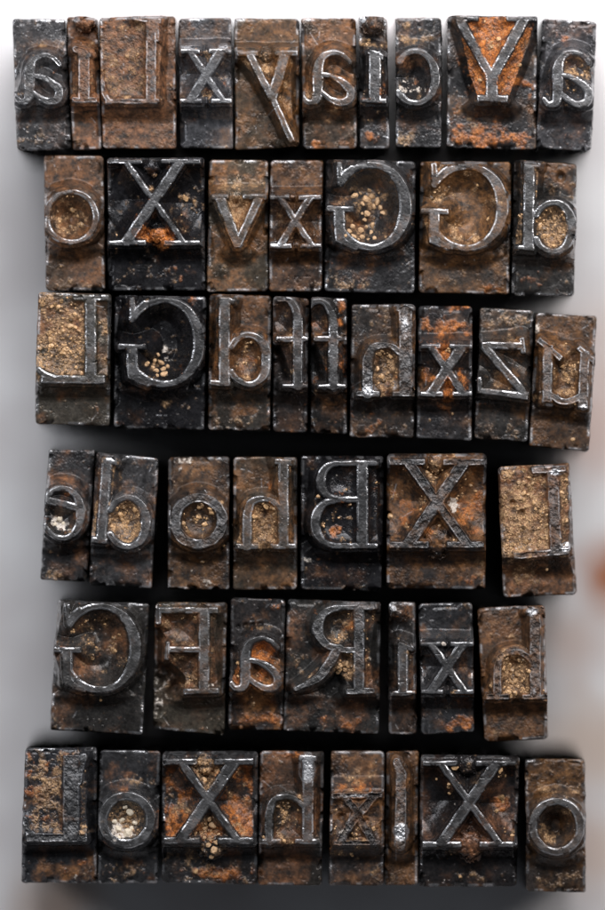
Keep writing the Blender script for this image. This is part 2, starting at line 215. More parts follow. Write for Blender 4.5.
sort([(387,752),(419,752),(418,887),(385,887)], [curve([(397,762,6),(401,775,9),(401,800,9),(400,845,10)])], (.036,.032,.030), "slim block with a worn l rounded like a ridge in the bottom row", br=.75, c=(.2,.0,.4),
     blobs=[('w',401,832,8,9,1.3),('p',401,835,5,7,.5),('w',400,762,6,5,.5),('t',398,880,12,6,.4),('b',412,810,6,40,.4)], rough=.55, worn=.4, fw=.6)
sort([(421,755),(520,756),(517,888),(420,888)], g_x(423,763,516,844.5,8.5,4.5,3), (.032,.030,.032), "wide dark block of a capital X beside the bottom right o", br=.15, c=(.08,.05,.3),
     blobs=[('r',504,805,9,8,.8),('t',505,800,6,5,.5),('t',470,775,10,12,.4),('b',470,850,18,18,.8),('t',480,880,16,6,.55),('t',450,852,12,5,.5),('t',465,840,14,14,.35)], cd=19, rough=.36, bumps=[(469,765,11,4),(470,845,15,4)], grit=26)
sort([(526,760),(586,760),(587,894),(527,893)], g_o(556.7,826.5,27.5,28,5.5), (.062,.052,.048), "brown block of a deep o at the bottom right corner", br=.5, c=(.25,.0,.3),
     blobs=[('t',560,788,26,6,.6),('t',551,837,8,7,.8),('t',568,812,6,5,.7),('t',556,887,10,6,.9),('t',580,793,4,4,.9),('b',556,775,28,14,.4),('t',570,878,12,5,.5)], bowl=1.3, cd=21, rough=.3)
# ------------------------------------------------------------------ materials
def N(nt, t, **kw):
    n = nt.nodes.new(t)
    for k, v in kw.items(): setattr(n, k, v)
    return n

def mat_patina():
    m = bpy.data.materials.new("patinated_type_metal"); m.use_nodes = True
    nt = m.node_tree; nt.nodes.clear(); L = nt.links.new
    out = N(nt, 'ShaderNodeOutputMaterial'); p = N(nt, 'ShaderNodeBsdfPrincipled'); L(p.outputs[0], out.inputs[0])
    base = N(nt, 'ShaderNodeAttribute', attribute_name='tone'); msk = N(nt, 'ShaderNodeAttribute', attribute_name='patina')
    tint = N(nt, 'ShaderNodeAttribute', attribute_name='tint'); aux = N(nt, 'ShaderNodeAttribute', attribute_name='surface')
    sep = N(nt, 'ShaderNodeSeparateColor'); L(msk.outputs['Color'], sep.inputs[0])
    sx = N(nt, 'ShaderNodeSeparateColor'); L(aux.outputs['Color'], sx.inputs[0])   # R pale, G roughness, B metal amount
    geo = N(nt, 'ShaderNodeNewGeometry')
    def noise(scale, detail=4, rough=.6):
        n = N(nt, 'ShaderNodeTexNoise'); n.inputs['Scale'].default_value = scale; n.inputs['Detail'].default_value = detail; n.inputs['Roughness'].default_value = rough
        L(geo.outputs['Position'], n.inputs['Vector']); return n.outputs['Fac']
    n1 = noise(24, 8, .72); n4 = noise(11, 8, .7); n2 = noise(80, 4, .7); n3 = noise(7, 4)
    def ramp(src, a, b, ca, cb):
        r = N(nt, 'ShaderNodeValToRGB'); L(src, r.inputs[0])
        r.color_ramp.elements[0].position = a; r.color_ramp.elements[1].position = b
        r.color_ramp.elements[0].color = (*ca, 1); r.color_ramp.elements[1].color = (*cb, 1); return r.outputs[0]
    def mix(fac, a, b, mode='MIX'):
        x = N(nt, 'ShaderNodeMix', data_type='RGBA', blend_type=mode)
        if isinstance(fac, float): x.inputs[0].default_value = fac
        else: L(fac, x.inputs[0])
        L(a, x.inputs[6]); L(b, x.inputs[7]); return x.outputs[2]
    c = mix(1.0, base.outputs['Color'], ramp(n1, .32, .68, (.35, .35, .36), (1.5, 1.45, 1.4)), 'MULTIPLY')
    c = mix(sep.outputs[0], c, mix(1.0, mix(1.0, ramp(n4, .36, .64, (.012, .006, .003), (.255, .112, .042)), tint.outputs['Color'], 'MULTIPLY'), ramp(n1, .35, .62, (.45, .42, .4), (1.2, 1.2, 1.2)), 'MULTIPLY'))
    c = mix(sep.outputs[1], c, mix(1.0, ramp(n2, .34, .66, (.12, .030, .008), (.72, .25, .05)), ramp(n4, .36, .6, (.32, .25, .22), (1.1, 1.1, 1.1)), 'MULTIPLY'))
    c = mix(sep.outputs[2], c, mix(1.0, ramp(n2, .34, .66, (.045, .022, .010), (.74, .46, .24)), ramp(n4, .36, .6, (.32, .28, .25), (1.1, 1.1, 1.1)), 'MULTIPLY'))
    c = mix(sx.outputs[0], c, ramp(n2, .3, .65, (.22, .18, .15), (.78, .70, .62)))
    c = mix(msk.outputs['Alpha'], c, ramp(n3, .3, .7, (.45, .45, .47), (.80, .80, .82)))
    L(c, p.inputs['Base Color'])
    L(sx.outputs[2], p.inputs['Metallic'])
    rr = N(nt, 'ShaderNodeMath', operation='MULTIPLY_ADD'); L(n2, rr.inputs[0]); rr.inputs[1].default_value = .3; 
    ra = N(nt, 'ShaderNodeMath', operation='SUBTRACT'); L(sx.outputs[1], ra.inputs[0]); ra.inputs[1].default_value = .15
    L(ra.outputs[0], rr.inputs[2]); L(rr.outputs[0], p.inputs['Roughness'])
    b = N(nt, 'ShaderNodeBump'); b.inputs['Strength'].default_value = .15; b.inputs['Distance'].default_value = .006
    L(n2, b.inputs['Height']); L(b.outputs[0], p.inputs['Normal'])
    return m

def mat_grain(name, ca, cb, rough=.7, sub=0):
    m = bpy.data.materials.new(name); m.use_nodes = True
    nt = m.node_tree; L = nt.links.new; p = nt.nodes['Principled BSDF']
    g = N(nt, 'ShaderNodeNewGeometry'); n = N(nt, 'ShaderNodeTexNoise'); n.inputs['Scale'].default_value = 45; n.inputs['Detail'].default_value = 4
    L(g.outputs['Position'], n.inputs['Vector'])
    a = N(nt, 'ShaderNodeMath', operation='MULTIPLY_ADD'); L(g.outputs['Random Per Island'], a.inputs[0]); a.inputs[1].default_value = .6; 
    s = N(nt, 'ShaderNodeMath', operation='SUBTRACT'); L(n.outputs['Fac'], s.inputs[0]); s.inputs[1].default_value = .3; L(s.outputs[0], a.inputs[2])
    r = N(nt, 'ShaderNodeValToRGB'); L(a.outputs[0], r.inputs[0])
    r.color_ramp.elements[0].position = .1; r.color_ramp.elements[1].position = .8
    r.color_ramp.elements[0].color = (*ca, 1); r.color_ramp.elements[1].color = (*cb, 1)
    L(r.outputs[0], p.inputs['Base Color']); p.inputs['Roughness'].default_value = rough
    return m

M_PAT = mat_patina()
M_GRIT = mat_grain("golden_grit", (.03, .014, .006), (.62, .38, .19), .35)
M_CRUMB = mat_grain("tan_crumb", (.07, .035, .015), (.52, .33, .18), .6)
M_PALE = mat_grain("cream_crumb", (.16, .11, .06), (.74, .64, .50), .6)
M_FIBRE = mat_grain("pale_fibre", (.22, .19, .16), (.42, .39, .34), .4)

# ------------------------------------------------------------------ mesh helpers
def make_mesh(name, V, F, mat, nrm=None, attrs=None):
    me = bpy.data.meshes.new(name)
    nf = len(F)
    me.vertices.add(len(V)); me.vertices.foreach_set('co', V.astype(np.float32).ravel())
    me.loops.add(nf * F.shape[1]); me.loops.foreach_set('vertex_index', F.astype(np.int32).ravel())
    me.polygons.add(nf); me.polygons.foreach_set('loop_start', np.arange(0, nf * F.shape[1], F.shape[1], dtype=np.int32))
    me.polygons.foreach_set('use_smooth', np.full(nf, name not in ('grit', 'crumb')))
    me.update(calc_edges=True)
    if attrs:
        for k, a in attrs.items():
            at = me.attributes.new(k, 'FLOAT_COLOR', 'POINT'); at.data.foreach_set('color', a.astype(np.float32).ravel())
    if nrm is not None:
        me.normals_split_custom_set_from_vertices(nrm.astype(np.float32))
    me.materials.append(mat)
    return me

def part(name, me, parent, loc=(0, 0, 0)):
    o = bpy.data.objects.new(name, me); o.parent = parent; o.location = loc; col.objects.link(o); return o

def submesh(V, F, nrm, attrs):
    u, inv = np.unique(F, return_inverse=True)
    return V[u], inv.reshape(F.shape), nrm[u], {k: a[u] for k, a in attrs.items()}

ICO = None
def ico():
    global ICO
    if ICO is None:
        import bmesh
        bm = bmesh.new(); bmesh.ops.create_icosphere(bm, subdivisions=2, radius=1)
        bm.verts.ensure_lookup_table()
        ICO = (np.array([v.co[:] for v in bm.verts]), np.array([[v.index for v in f.verts] for f in bm.faces])); bm.free()
    return ICO

def lump(seed, r, ang=None):
    V, F = ico(); q = np.random.RandomState(seed)
    W = V * (1 + .0)
    for k in range(9):                      # facet it with random cutting planes
        n = q.normal(size=3); n /= np.linalg.norm(n); h = q.uniform(.5, .9)
        d = W @ n; W = W - np.outer(np.clip(d - h, 0, 9), n)
    W = W + .06 * q.normal(size=W.shape)
    s = np.array([q.uniform(.8, 1.3), q.uniform(.75, 1.1), q.uniform(.6, .9)]) * 1.3
    W = W * s; a = q.uniform(0, 6.28); c, s_ = math.cos(a), math.sin(a)
    W = W @ np.array([[c, s_, 0], [-s_, c, 0], [0, 0, 1]])
    return W * r, F

def hull(P):
    P = sorted(map(tuple, P))
    def half(pts):
        h = []
        for p in pts:
            while len(h) > 1 and (h[-1][0] - h[-2][0]) * (p[1] - h[-2][1]) - (h[-1][1] - h[-2][1]) * (p[0] - h[-2][0]) <= 0: h.pop()
            h.append(p)
        return h[:-1]
    return np.array(half(P) + half(P[::-1]))

def sd_poly(x, y, P):
    d = np.full(x.shape, 1e9); inside = np.full(x.shape, True)
    for i in range(len(P)):
        a = P[i]; b = P[(i + 1) % len(P)]; e = b - a
        wx = x - a[0]; wy = y - a[1]
        t = np.clip((wx * e[0] + wy * e[1]) / max(e @ e, 1e-9), 0, 1)
        d = np.minimum(d, np.hypot(wx - e[0] * t, wy - e[1] * t))
        inside &= (e[0] * wy - e[1] * wx) >= 0
    return np.where(inside, -d, d)

def sd_stroke(x, y, s):
    if s[0] == 's':
        _, x0, y0, x1, y1, w = s
        L = math.hypot(x1 - x0, y1 - y0); ux, uy = (x1 - x0) / L, (y1 - y0) / L
        rx = x - (x0 + x1) / 2; ry = y - (y0 + y1) / 2
        a = np.abs(rx * ux + ry * uy) - L / 2; b = np.abs(-rx * uy + ry * ux) - w / 2
        return np.hypot(np.maximum(a, 0), np.maximum(b, 0)) + np.minimum(np.maximum(a, b), 0)
    P = s[1]; d = np.full(x.shape, 1e9)
    for i in range(len(P) - 1):
        a = P[i]; b = P[i + 1]; ex, ey = b[0] - a[0], b[1] - a[1]
        wx = x - a[0]; wy = y - a[1]
        t = np.clip((wx * ex + wy * ey) / max(ex * ex + ey * ey, 1e-9), 0, 1)
        d = np.minimum(d, np.hypot(wx - ex * t, wy - ey * t) - (a[2] + (b[2] - a[2]) * t) / 2)
    return d

def pts_of(s):
    if s[0] == 's':
        _, x0, y0, x1, y1, w = s
        L = math.hypot(x1 - x0, y1 - y0); nx, ny = -(y1 - y0) / L * w / 2, (x1 - x0) / L * w / 2
        return [(x0 + nx, y0 + ny), (x0 - nx, y0 - ny), (x1 + nx, y1 + ny), (x1 - nx, y1 - ny)]
    return [(p[0] + p[2] / 2 * math.cos(a), p[1] + p[2] / 2 * math.sin(a)) for p in s[1] for a in np.arange(0, 6.28, .6)]

def build_sort(idx, D):
    q = np.random.RandomState(100 + idx); seed = 1000 + idx * 97
    Q = np.array(D['quad'], float)
    w = (np.linalg.norm(Q[1] - Q[0]) + np.linalg.norm(Q[2] - Q[3])) / 2; h = (np.linalg.norm(Q[3] - Q[0]) + np.linalg.norm(Q[2] - Q[1])) / 2
    nx = int(w / STEP) + 1; ny = int(h / STEP) + 1
    U, Vv = np.meshgrid(np.linspace(0, w, nx), np.linspace(0, h, ny))
    # rounded corners: squeeze the corner squares into quarter discs
    R = q.uniform(2.2, 5.0, 4)
    for k, (sx, sy) in enumerate(((0, 0), (1, 0), (1, 1), (0, 1))):
        r = R[k]
        a = (r - U) if sx == 0 else (U - (w - r)); b = (r - Vv) if sy == 0 else (Vv - (h - r))
        m = (a > 0) & (b > 0); aa = np.where(m, a, 1); bb = np.where(m, b, 1)
        f = np.maximum(aa, bb) / np.hypot(aa, bb)
        na = aa * f; nb = bb * f
        U = np.where(m, (r - na) if sx == 0 else (w - r + na), U); Vv = np.where(m, (r - nb) if sy == 0 else (h - r + nb), Vv)
    # distance to the outline (regular grid index distance, good enough)
    gx, gy = np.meshgrid(np.linspace(0, w, nx), np.linspace(0, h, ny))
    edge = np.minimum(np.minimum(gx, w - gx), np.minimum(gy, h - gy))
    u = U / w; v = Vv / h
    X = (Q[0, 0] * (1 - u) + Q[1, 0] * u) * (1 - v) + (Q[3, 0] * (1 - u) + Q[2, 0] * u) * v
    Y = (Q[0, 1] * (1 - u) + Q[1, 1] * u) * (1 - v) + (Q[3, 1] * (1 - u) + Q[2, 1] * u) * v
    # outline wobble, fades inwards
    fall = np.exp(-edge / 5.0)
    X = X + fall * (fbm(X, Y, 22, seed + 1, 4) - .5) * 1.3; Y = Y + fall * (fbm(X, Y, 22, seed + 2, 4) - .5) * 1.3
    # warped coordinates for hand-worn strokes
    ww = .55 * D['worn'] + .3
    xw = X + (fbm(X, Y, 6, seed + 3, 3) - .5) * ww * 1.6; yw = Y + (fbm(X, Y, 6, seed + 4, 3) - .5) * ww * 1.6
    ds = np.full(X.shape, 1e9)
    for s in D['st']: ds = np.minimum(ds, sd_stroke(xw, yw, s))
    allp = [p for s in D['st'] for p in pts_of(s)]
    if D['hg'] == 'rect':
        A_ = np.array(allp); x0_, y0_ = A_.min(0); x1_, y1_ = A_.max(0); x0_ -= 14; y0_ -= 5; allp = [(x0_, y0_), (x1_, y0_), (x1_, y1_), (x0_, y1_)]
    ds = ds - .3
    H = hull(allp)
    hy1 = H[:, 1].max(); hy0 = H[:, 1].min()
    hx_ = X + (fbm(X, Y, 18, seed + 5, 2) - .5) * 2.5; hy_ = Y + (fbm(X, Y, 18, seed + 6, 2) - .5) * 2.5
    if isinstance(D['hg'], list):
        dh = None
        for gidx in D['hg']:
            d_ = sd_poly(hx_, hy_, hull([p for k in gidx for p in pts_of(D['st'][k])]))
            if dh is None: dh = d_
            else:
                kk = 5.0; m_ = np.clip(kk - np.abs(dh - d_), 0, kk); dh = np.minimum(dh, d_) - m_ * m_ / (4 * kk)
    else:
        dh = sd_poly(hx_, hy_, H)
    below = sstep(-4, 6, Y - hy1); above = sstep(-2, 6, hy0 - Y)
    run = (8.0 + 12.0 * below + 4 * above) * q.uniform(.9, 1.1)
    shoulder = SHOULDER * D['rel'] + 1.2 * (fbm(X, Y, 30, seed + 7, 2) - .5)
    # neck: flares from the edge of the letter down to the shoulder with a hollow fillet
    t = np.clip((dh - .2) / run, 0, 1)
    prof = np.where(t < .72, t * 1.22, .8784 + .1216 * (1 - ((1 - t) / .28) ** 2.2))
    prof = prof + (sstep(0, 1, t) - prof) * above
    neck_out = shoulder * prof
    cd = D['cd']
    inn = np.clip(-dh, 0, 99)
    depth = cd * 1.25 * np.tanh(np.clip(ds, 0, 99) / (3.0 + .55 * cd)); depth = depth * sstep(-.5, 2.5, ds)
    if D['bowl']:
        depth = depth * .72 + D['bowl'] * cd * .45 * sstep(3, 22, np.clip(ds, 0, 99))
    ridge = np.minimum(depth, -shoulder * .98) * sstep(-1.5, 3, ds - np.clip(dh, 0, None))
    neck = np.where(dh > 0, neck_out - ridge * (1 - prof), -ridge)
    neck = np.maximum(neck, shoulder)
    # letter: flat face, rounded arris, steep flank
    r_ = 1.3
    fl = np.clip(ds + r_, 0, 99)
    letter = -np.where(fl < r_, r_ - np.sqrt(np.clip(r_ * r_ - fl * fl, 0, None)), r_ + (fl - r_) * 1.0 + 4.0 * np.clip(fl - 5.4, 0, None))
    Z = np.maximum(letter, neck)
    # softened crease
    k = 1.2; hh = np.clip(k - np.abs(letter - neck), 0, k); Z = Z + hh * hh / (4 * k)
    face = sstep(.3, -1.0, ds)                     # on the printing face
    # bumps and dents
    for (bx, by, br_, bh) in D['bumps']:
        d = np.hypot(X - bx, Y - by) / br_ + (fbm(X, Y, 4, seed + 8, 3) - .5) * .5
        Z = np.where(d < 1.2, np.maximum(Z, -3.0 - (1 - np.sqrt(np.clip(1 - np.minimum(d, 1) ** 2, 0, 1))) * (bh + 6)), Z)
    for (bx, by, br_, bh) in D['dents']:
        d = np.hypot(X - bx, Y - by) / br_ + (fbm(X, Y, 8, seed + 9, 3) - .5) * .6
        Z = Z - bh * sstep(1.1, .2, d)
    # ------------- patina masks
    def thr(a, sc, sd_, soft=.16, oc=5): return sstep(-soft, soft, a + (fbm(X, Y, sc, sd_, oc, .62) - .5) * 1.7 - .5)
    A = dict(t=np.full(X.shape, .0), r=np.full(X.shape, -.08), b=np.full(X.shape, D['br']), w=np.zeros(X.shape), p=np.full(X.shape, -.1), n=np.zeros(X.shape))
    ctr = sstep(1.0, 3.0, ds) * sstep(.5, -1.5, dh)
    A['t'] += ctr * D['c'][0] * (.72 + 1.5 * (fbm(X, Y, 13, seed + 61, 3) - .5)); A['r'] += ctr * D['c'][1] * .8; A['b'] += ctr * D['c'][2] * .5
    for b in D['blobs']:
        g = np.exp(-(((X - b[1]) / b[3]) ** 2 + ((Y - b[2]) / b[4]) ** 2))
        A[b[0]] = A[b[0]] + g * b[5] * (1.0 if b[0] in 'wnp' else (1.05 if b[0] == 'r' else .85))
    onf = 1 - face * (.35 if D['br'] > .5 else .85)
    mb = thr(A['b'], q.uniform(12, 34), seed + 11, q.uniform(.25, .6), 6) * (.35 + .65 * onf)
    mr = thr(A['r'] - A['n'] * .4, 9, seed + 12, .24, 6) * onf * (.35 + .65 * sstep(.30, .62, fbm(X, Y, 3.2, seed + 44, 4, .7)))
    mt = thr(A['t'] * .92 - A['n'] * .4, 7, seed + 13, .24, 6) * onf * (.25 + .75 * sstep(.32, .60, fbm(X, Y, 2.6, seed + 14, 3, .7)))
    mp = thr(A['p'], 5, seed + 15, .14) * (.5 + .5 * onf)
    gr = sstep(-.22, .26, .42 + (fbm(X, Y, 13, seed + 46, 6, .66) - .5) * 1.7 - .5) * sstep(.25, .6, fbm(X, Y, 34, seed + 47, 2) + .1)
    mb = mb * (1 - .55 * gr); mt = mt * (1 - .6 * gr); mr = mr * (1 - .3 * gr)
    # worn bright metal: arrises of the letter, corners of the body, rubbed spots
    rim = np.exp(-((ds + .1) / .65) ** 2)
    scr = fbm(X, Y, 5, seed + 16, 4)
    mw = (1 - .65 * D['fw']) * rim * sstep(.40, .62, fbm(X, Y, 9, seed + 60, 4) + .02) * .75 * (.6 + .4 * D['worn'])
    mw = np.maximum(mw, face * (.02 + .10 * sstep(.42, .7, fbm(X, Y, 9, seed + 17, 3))))
    eg = np.exp(-((edge - 1.6) / 1.1) ** 2) * sstep(.45, .66, fbm(X, Y, 10, seed + 18, 4)) * .55
    mw = np.maximum(mw, eg)
    mw = np.maximum(mw, sstep(.35, .75, A['w'] * (.55 + .9 * fbm(X, Y, 3, seed + 19, 4))) * .95)
    mw = mw * (1 - .7 * mt) * (1 - .6 * mr)
    # sparse scratches down to metal
    for k in range(4):
        sx0, sy0 = q.uniform(X.min(), X.max()), q.uniform(Y.min(), Y.max()); a = q.uniform(0, 3.14); Ls = q.uniform(4, 16)
        d = np.abs(sd_stroke(X, Y + .02 * (X - sx0) ** 2 * q.uniform(-1, 1), ('s', sx0, sy0, sx0 + Ls * math.cos(a), sy0 + Ls * math.sin(a), .1)))
        g = np.exp(-(d / .4) ** 2) * sstep(.4, .6, fbm(X, Y, 3, seed + 50 + k, 2)); mw = np.maximum(mw, g * .3); Z = Z - g * .3
    # ------------- relief of dirt and wear
    crust = np.clip(mt + .8 * mr + .9 * mp, 0, 1)
    wd, wid = worley(xw, yw, 2.6, seed + 21)
    wd2, _ = worley(xw, yw, 4.8, seed + 22)
    cav = 1 - face * .85
    zone = .25 + 1.1 * sstep(.40, .62, fbm(X, Y, 20, seed + 45, 3))
    Z = Z + crust * cav * (.9 * (1 - wd) * (.4 + wid) + .9 * (1 - wd2) - .2)
    w3, i3 = worley(X + 3 * (vnoise(X / 4, Y / 4, seed + 70) - .5), Y + 3 * (vnoise(X / 4, Y / 4, seed + 71) - .5), 8.5, seed + 72)
    Z = Z + crust * cav * (1.9 * (1 - w3) * (i3 - .25) + 1.6 * (fbm(X, Y, 7, seed + 73, 3) - .5))
    Z = Z + mb * cav * (fbm(X, Y, 3.5, seed + 23, 4) - .4) * .7 * zone
    Z = Z + cav * (fbm(X, Y, 9, seed + 24, 5, .6) - .5) * (.25 + .7 * D['rough']) * (.35 + .65 * zone)
    Z = Z + cav * (fbm(X, Y, 2.0, seed + 25, 3, .7) - .5) * (.04 + .9 * D['rough'] ** 2) * zone
    Z = Z + face * ((fbm(X, Y, 12, seed + 26, 2) - .5) * .9 + (fbm(X, Y, 1.5, seed + 27, 2) - .5) * .45 * (.5 + D['rough'])) - D['fw'] * face * (3.2 * sstep(.35, .75, fbm(X, Y, 9, seed + 65, 5, .65)) + .6 * (worley(xw, yw, 3.2, seed + 66)[0] - .4))
    Z = Z + cav * (fbm(X, Y, 1.1, seed + 48, 2) - .5) * .55 * zone * (.1 + D['rough'])
    pit = sstep(.86, .95, vnoise(X / 3.1, Y / 3.1, seed + 28)) * sstep(.5, .6, fbm(X, Y, 15, seed + 62, 2)); Z = Z - pit * .7
    # rounded, chipped edge of the body
    er = 1.5 + 3.6 * sstep(.52, .78, fbm(X, Y, 13, seed + 29, 4))
    ee = np.clip(er - edge, 0, er)
    Z = Z - (er - np.sqrt(np.clip(er * er - ee * ee, 0, None))) * .9
    chip = sstep(.62, .68, fbm(X, Y, 12, seed + 30, 2)) * np.exp(-(edge / 3.4) ** 2); Z = Z - chip * 6
    Z = Z + (X - X.mean()) * q.uniform(-.02, .02) + (Y - Y.mean()) * q.uniform(-.012, .012)
    # ------------- world coordinates and normals
    Zr = Z.copy()
    ox, oy = Q[:, 0].mean(), Q[:, 1].mean()
    WX = (X - ox) * PX; WY = -(Y - oy) * PX; WZ = (Z + BODY_H) * PX
    P3 = np.stack([WX, WY, WZ], -1)
    du = np.gradient(P3, axis=1); dv = np.gradient(P3, axis=0)
    nr = np.cross(dv, du); nr /= np.linalg.norm(nr, axis=-1, keepdims=True) + 1e-12
    tone = np.ones((ny, nx, 4)); 
    var = .75 + .6 * fbm(X, Y, 26, seed + 33, 3)
    for c in range(3): tone[..., c] = D['base'][c] * var * .85 * (1 - .5 * gr) * 1
    fb = .6 + .8 * fbm(X, Y, 8, seed + 64, 5, .7)
    fc = (.07 + 2.0 * np.array(D['base'])) * .12
    for c in range(3): tone[..., c] = tone[..., c] * (1 - .85 * face) + .85 * face * fc[c] * fb
    patina = np.stack([mb, mr, mt, np.clip(mw, 0, 1)], -1)
    rgh = np.clip(.30 + .20 * mb + .35 * mt + .3 * mr - .12 * mw + .25 * (D['rough'] - .5) + .25 * (fbm(X, Y, 8, seed + 34, 3) - .5) - .12 * crust * (scr > .55) + .17 * face, .14, .9)
    met = np.clip((.5 - .25 * face) * (1 - .8 * mb) * (1 - mr) * (1 - mt) + mw * .9, 0, 1) * (1 - mp * .9)
    surf = np.stack([mp, rgh, met, np.ones_like(mp)], -1)
    # ------------- faces, split into body / neck / letter
    ii = np.arange(nx * ny).reshape(ny, nx)
    F = np.stack([ii[:-1, :-1], ii[1:, :-1], ii[1:, 1:], ii[:-1, 1:]], -1).reshape(-1, 4)
    cls = np.where(ds < .9, 2, np.where((dh < run * .95), 1, 0))
    cf = cls[:-1, :-1].reshape(-1)
    V = P3.reshape(-1, 3); NR = nr.reshape(-1, 3)
    attrs = dict(tone=tone.reshape(-1, 4), patina=patina.reshape(-1, 4), surface=surf.reshape(-1, 4), tint=np.tile(np.array([*(q.uniform(.7, 1.3) * np.array([q.uniform(.97, 1.04), 1, q.uniform(.8, 1.2)])), 1.]), (nx * ny, 1)))
    root = bpy.data.objects.new("metal_type_block", None); root.empty_display_size = .1
    root.location = ((ox - CX) * PX, -(oy - CY) * PX, -BODY_H * PX); col.objects.link(root)
    root['label'] = D['label']; root['category'] = "type block"; root['group'] = "metal type blocks standing in six rows"
    for k, nm in ((1, 'neck'), (2, 'letter')):
        Fk = F[cf == k]
        if len(Fk):
            v_, f_, n_, a_ = submesh(V, Fk, NR, attrs); part(nm, make_mesh(nm, v_, f_, M_PAT, n_, a_), root)
    # body = shoulder faces plus the four flanks and the foot
    ring = np.concatenate([ii[0, :], ii[1:, -1], ii[-1, -2::-1], ii[-2:0:-1, 0]])
    F0 = F[cf == 0]
    zs = [1.0, .985, .95, .8, .5, .2, 0.0]
    rv = V[ring]; cen = rv[:, :2].mean(0)
    allV = [V]; allN = [NR]; allA = {k: [a] for k, a in attrs.items()}
    n0 = len(V); prev = ring; faces = [F0]
    tang = np.roll(rv, -1, 0) - np.roll(rv, 1, 0); on = np.stack([tang[:, 1], -tang[:, 0], np.zeros(len(rv))], 1)
    on /= np.linalg.norm(on, axis=1, keepdims=True) + 1e-12
    if ((rv[:, :2] - cen) * on[:, :2]).sum() < 0: on = -on
    for z in zs[1:]:
        nv = rv.copy(); nv[:, 2] = rv[:, 2] * z
        nvn = (fbm(np.arange(len(rv)) * .5, np.full(len(rv), z * 300), 9, seed + 40, 3) - .5) * .02
        nv = nv + on * nvn[:, None]
        if z == 0: nv[:, 2] = 0
        idn = n0 + np.arange(len(rv)); n0 += len(rv)
        faces.append(np.stack([prev, idn, np.roll(idn, -1), np.roll(prev, -1)], 1)); prev = idn
        allV.append(nv); allN.append(on)
        for k in attrs: allA[k].append(attrs[k][ring])
    mid = n0; allV.append(np.array([[cen[0], cen[1], 0]])); allN.append(np.array([[0, 0, -1.]]))
    for k in attrs: allA[k].append(attrs[k][ring][:1])
    VV = np.concatenate(allV); NN = np.concatenate(allN); AA = {k: np.concatenate(a) for k, a in allA.items()}
    FF = np.concatenate(faces)
    v_, f_, n_, a_ = submesh(VV, FF, NN, AA)
    part('body', make_mesh('body', v_, f_, M_PAT, n_, a_), root)
    # ------------- grit lumps seated in the dirt, loose crumbs, fibres
    def zat(x, y):
        d = (X - x) ** 2 + (Y - y) ** 2; j = np.unravel_index(np.argmin(d), d.shape); return Zr[j], j
    if D['grit']:
        wgt = (np.clip(mt, 0, 1) * (ds > 1.5) * (edge > 4)).ravel(); wgt = wgt * (.1 + ctr.ravel())
        if wgt.sum() > 5:
            pick = q.choice(len(wgt), int(D['grit'] * 1.6), p=wgt / wgt.sum()); GV = []; GF = []; n = 0
            for j in pick:
                r = q.uniform(.35, 1.2) if q.rand() < .85 else q.uniform(1.3, 2.5)
                W_, F_ = lump(q.randint(1 << 30), r * PX)
                GV.append(W_ + V[j] + np.array([0, 0, r * PX * .15])); GF.append(F_ + n); n += len(W_)
            g = part('grit', make_mesh('grit', np.concatenate(GV), np.concatenate(GF), M_GRIT), root); g['kind'] = 'stuff'
    for j, (x, y, r) in enumerate(D['crumbs']):
        z, _ = zat(x, y)
        r = r * q.uniform(.65, 1.25); x += q.uniform(-.8, .8); y += q.uniform(-.8, .8)
        W_, F_ = lump(q.randint(1 << 30), r * PX)
        pale = D['label'].startswith(('dark narrow', 'block of an o'))
        part('crumb', make_mesh('crumb', W_, F_, M_PALE if pale else M_CRUMB), root, ((x - ox) * PX, -(y - oy) * PX, (z + BODY_H + r * .35) * PX))
    for fb in D['fibres']:
        c = curve([(a, b, 0) for a, b in fb], 5)[1]; pts = []
        for k, p in enumerate(c):
            z, _ = zat(p[0], p[1]); pts.append([(p[0] - ox) * PX, -(p[1] - oy) * PX, (z + BODY_H + .7 + 1.2 * math.sin(k * .5) ** 2) * PX])
        pts = np.array(pts); FV = []; FF_ = []; m = 6; rad = .33 * PX
        for k in range(len(pts)):
            tg = pts[min(k + 1, len(pts) - 1)] - pts[max(k - 1, 0)]; tg /= np.linalg.norm(tg)
            s_ = np.cross(tg, [0, 0, 1]); s_ /= np.linalg.norm(s_); up = np.cross(s_, tg)
            for a in range(m):
                th = a / m * 2 * math.pi; FV.append(pts[k] + rad * (math.cos(th) * s_ + math.sin(th) * up))
                if k: FF_.append([(k - 1) * m + a, (k - 1) * m + (a + 1) % m, k * m + (a + 1) % m, k * m + a])
        part('fibre', make_mesh('fibre', np.array(FV), np.array(FF_), M_FIBRE), root)

for i, D in enumerate(S): build_sort(i, D)

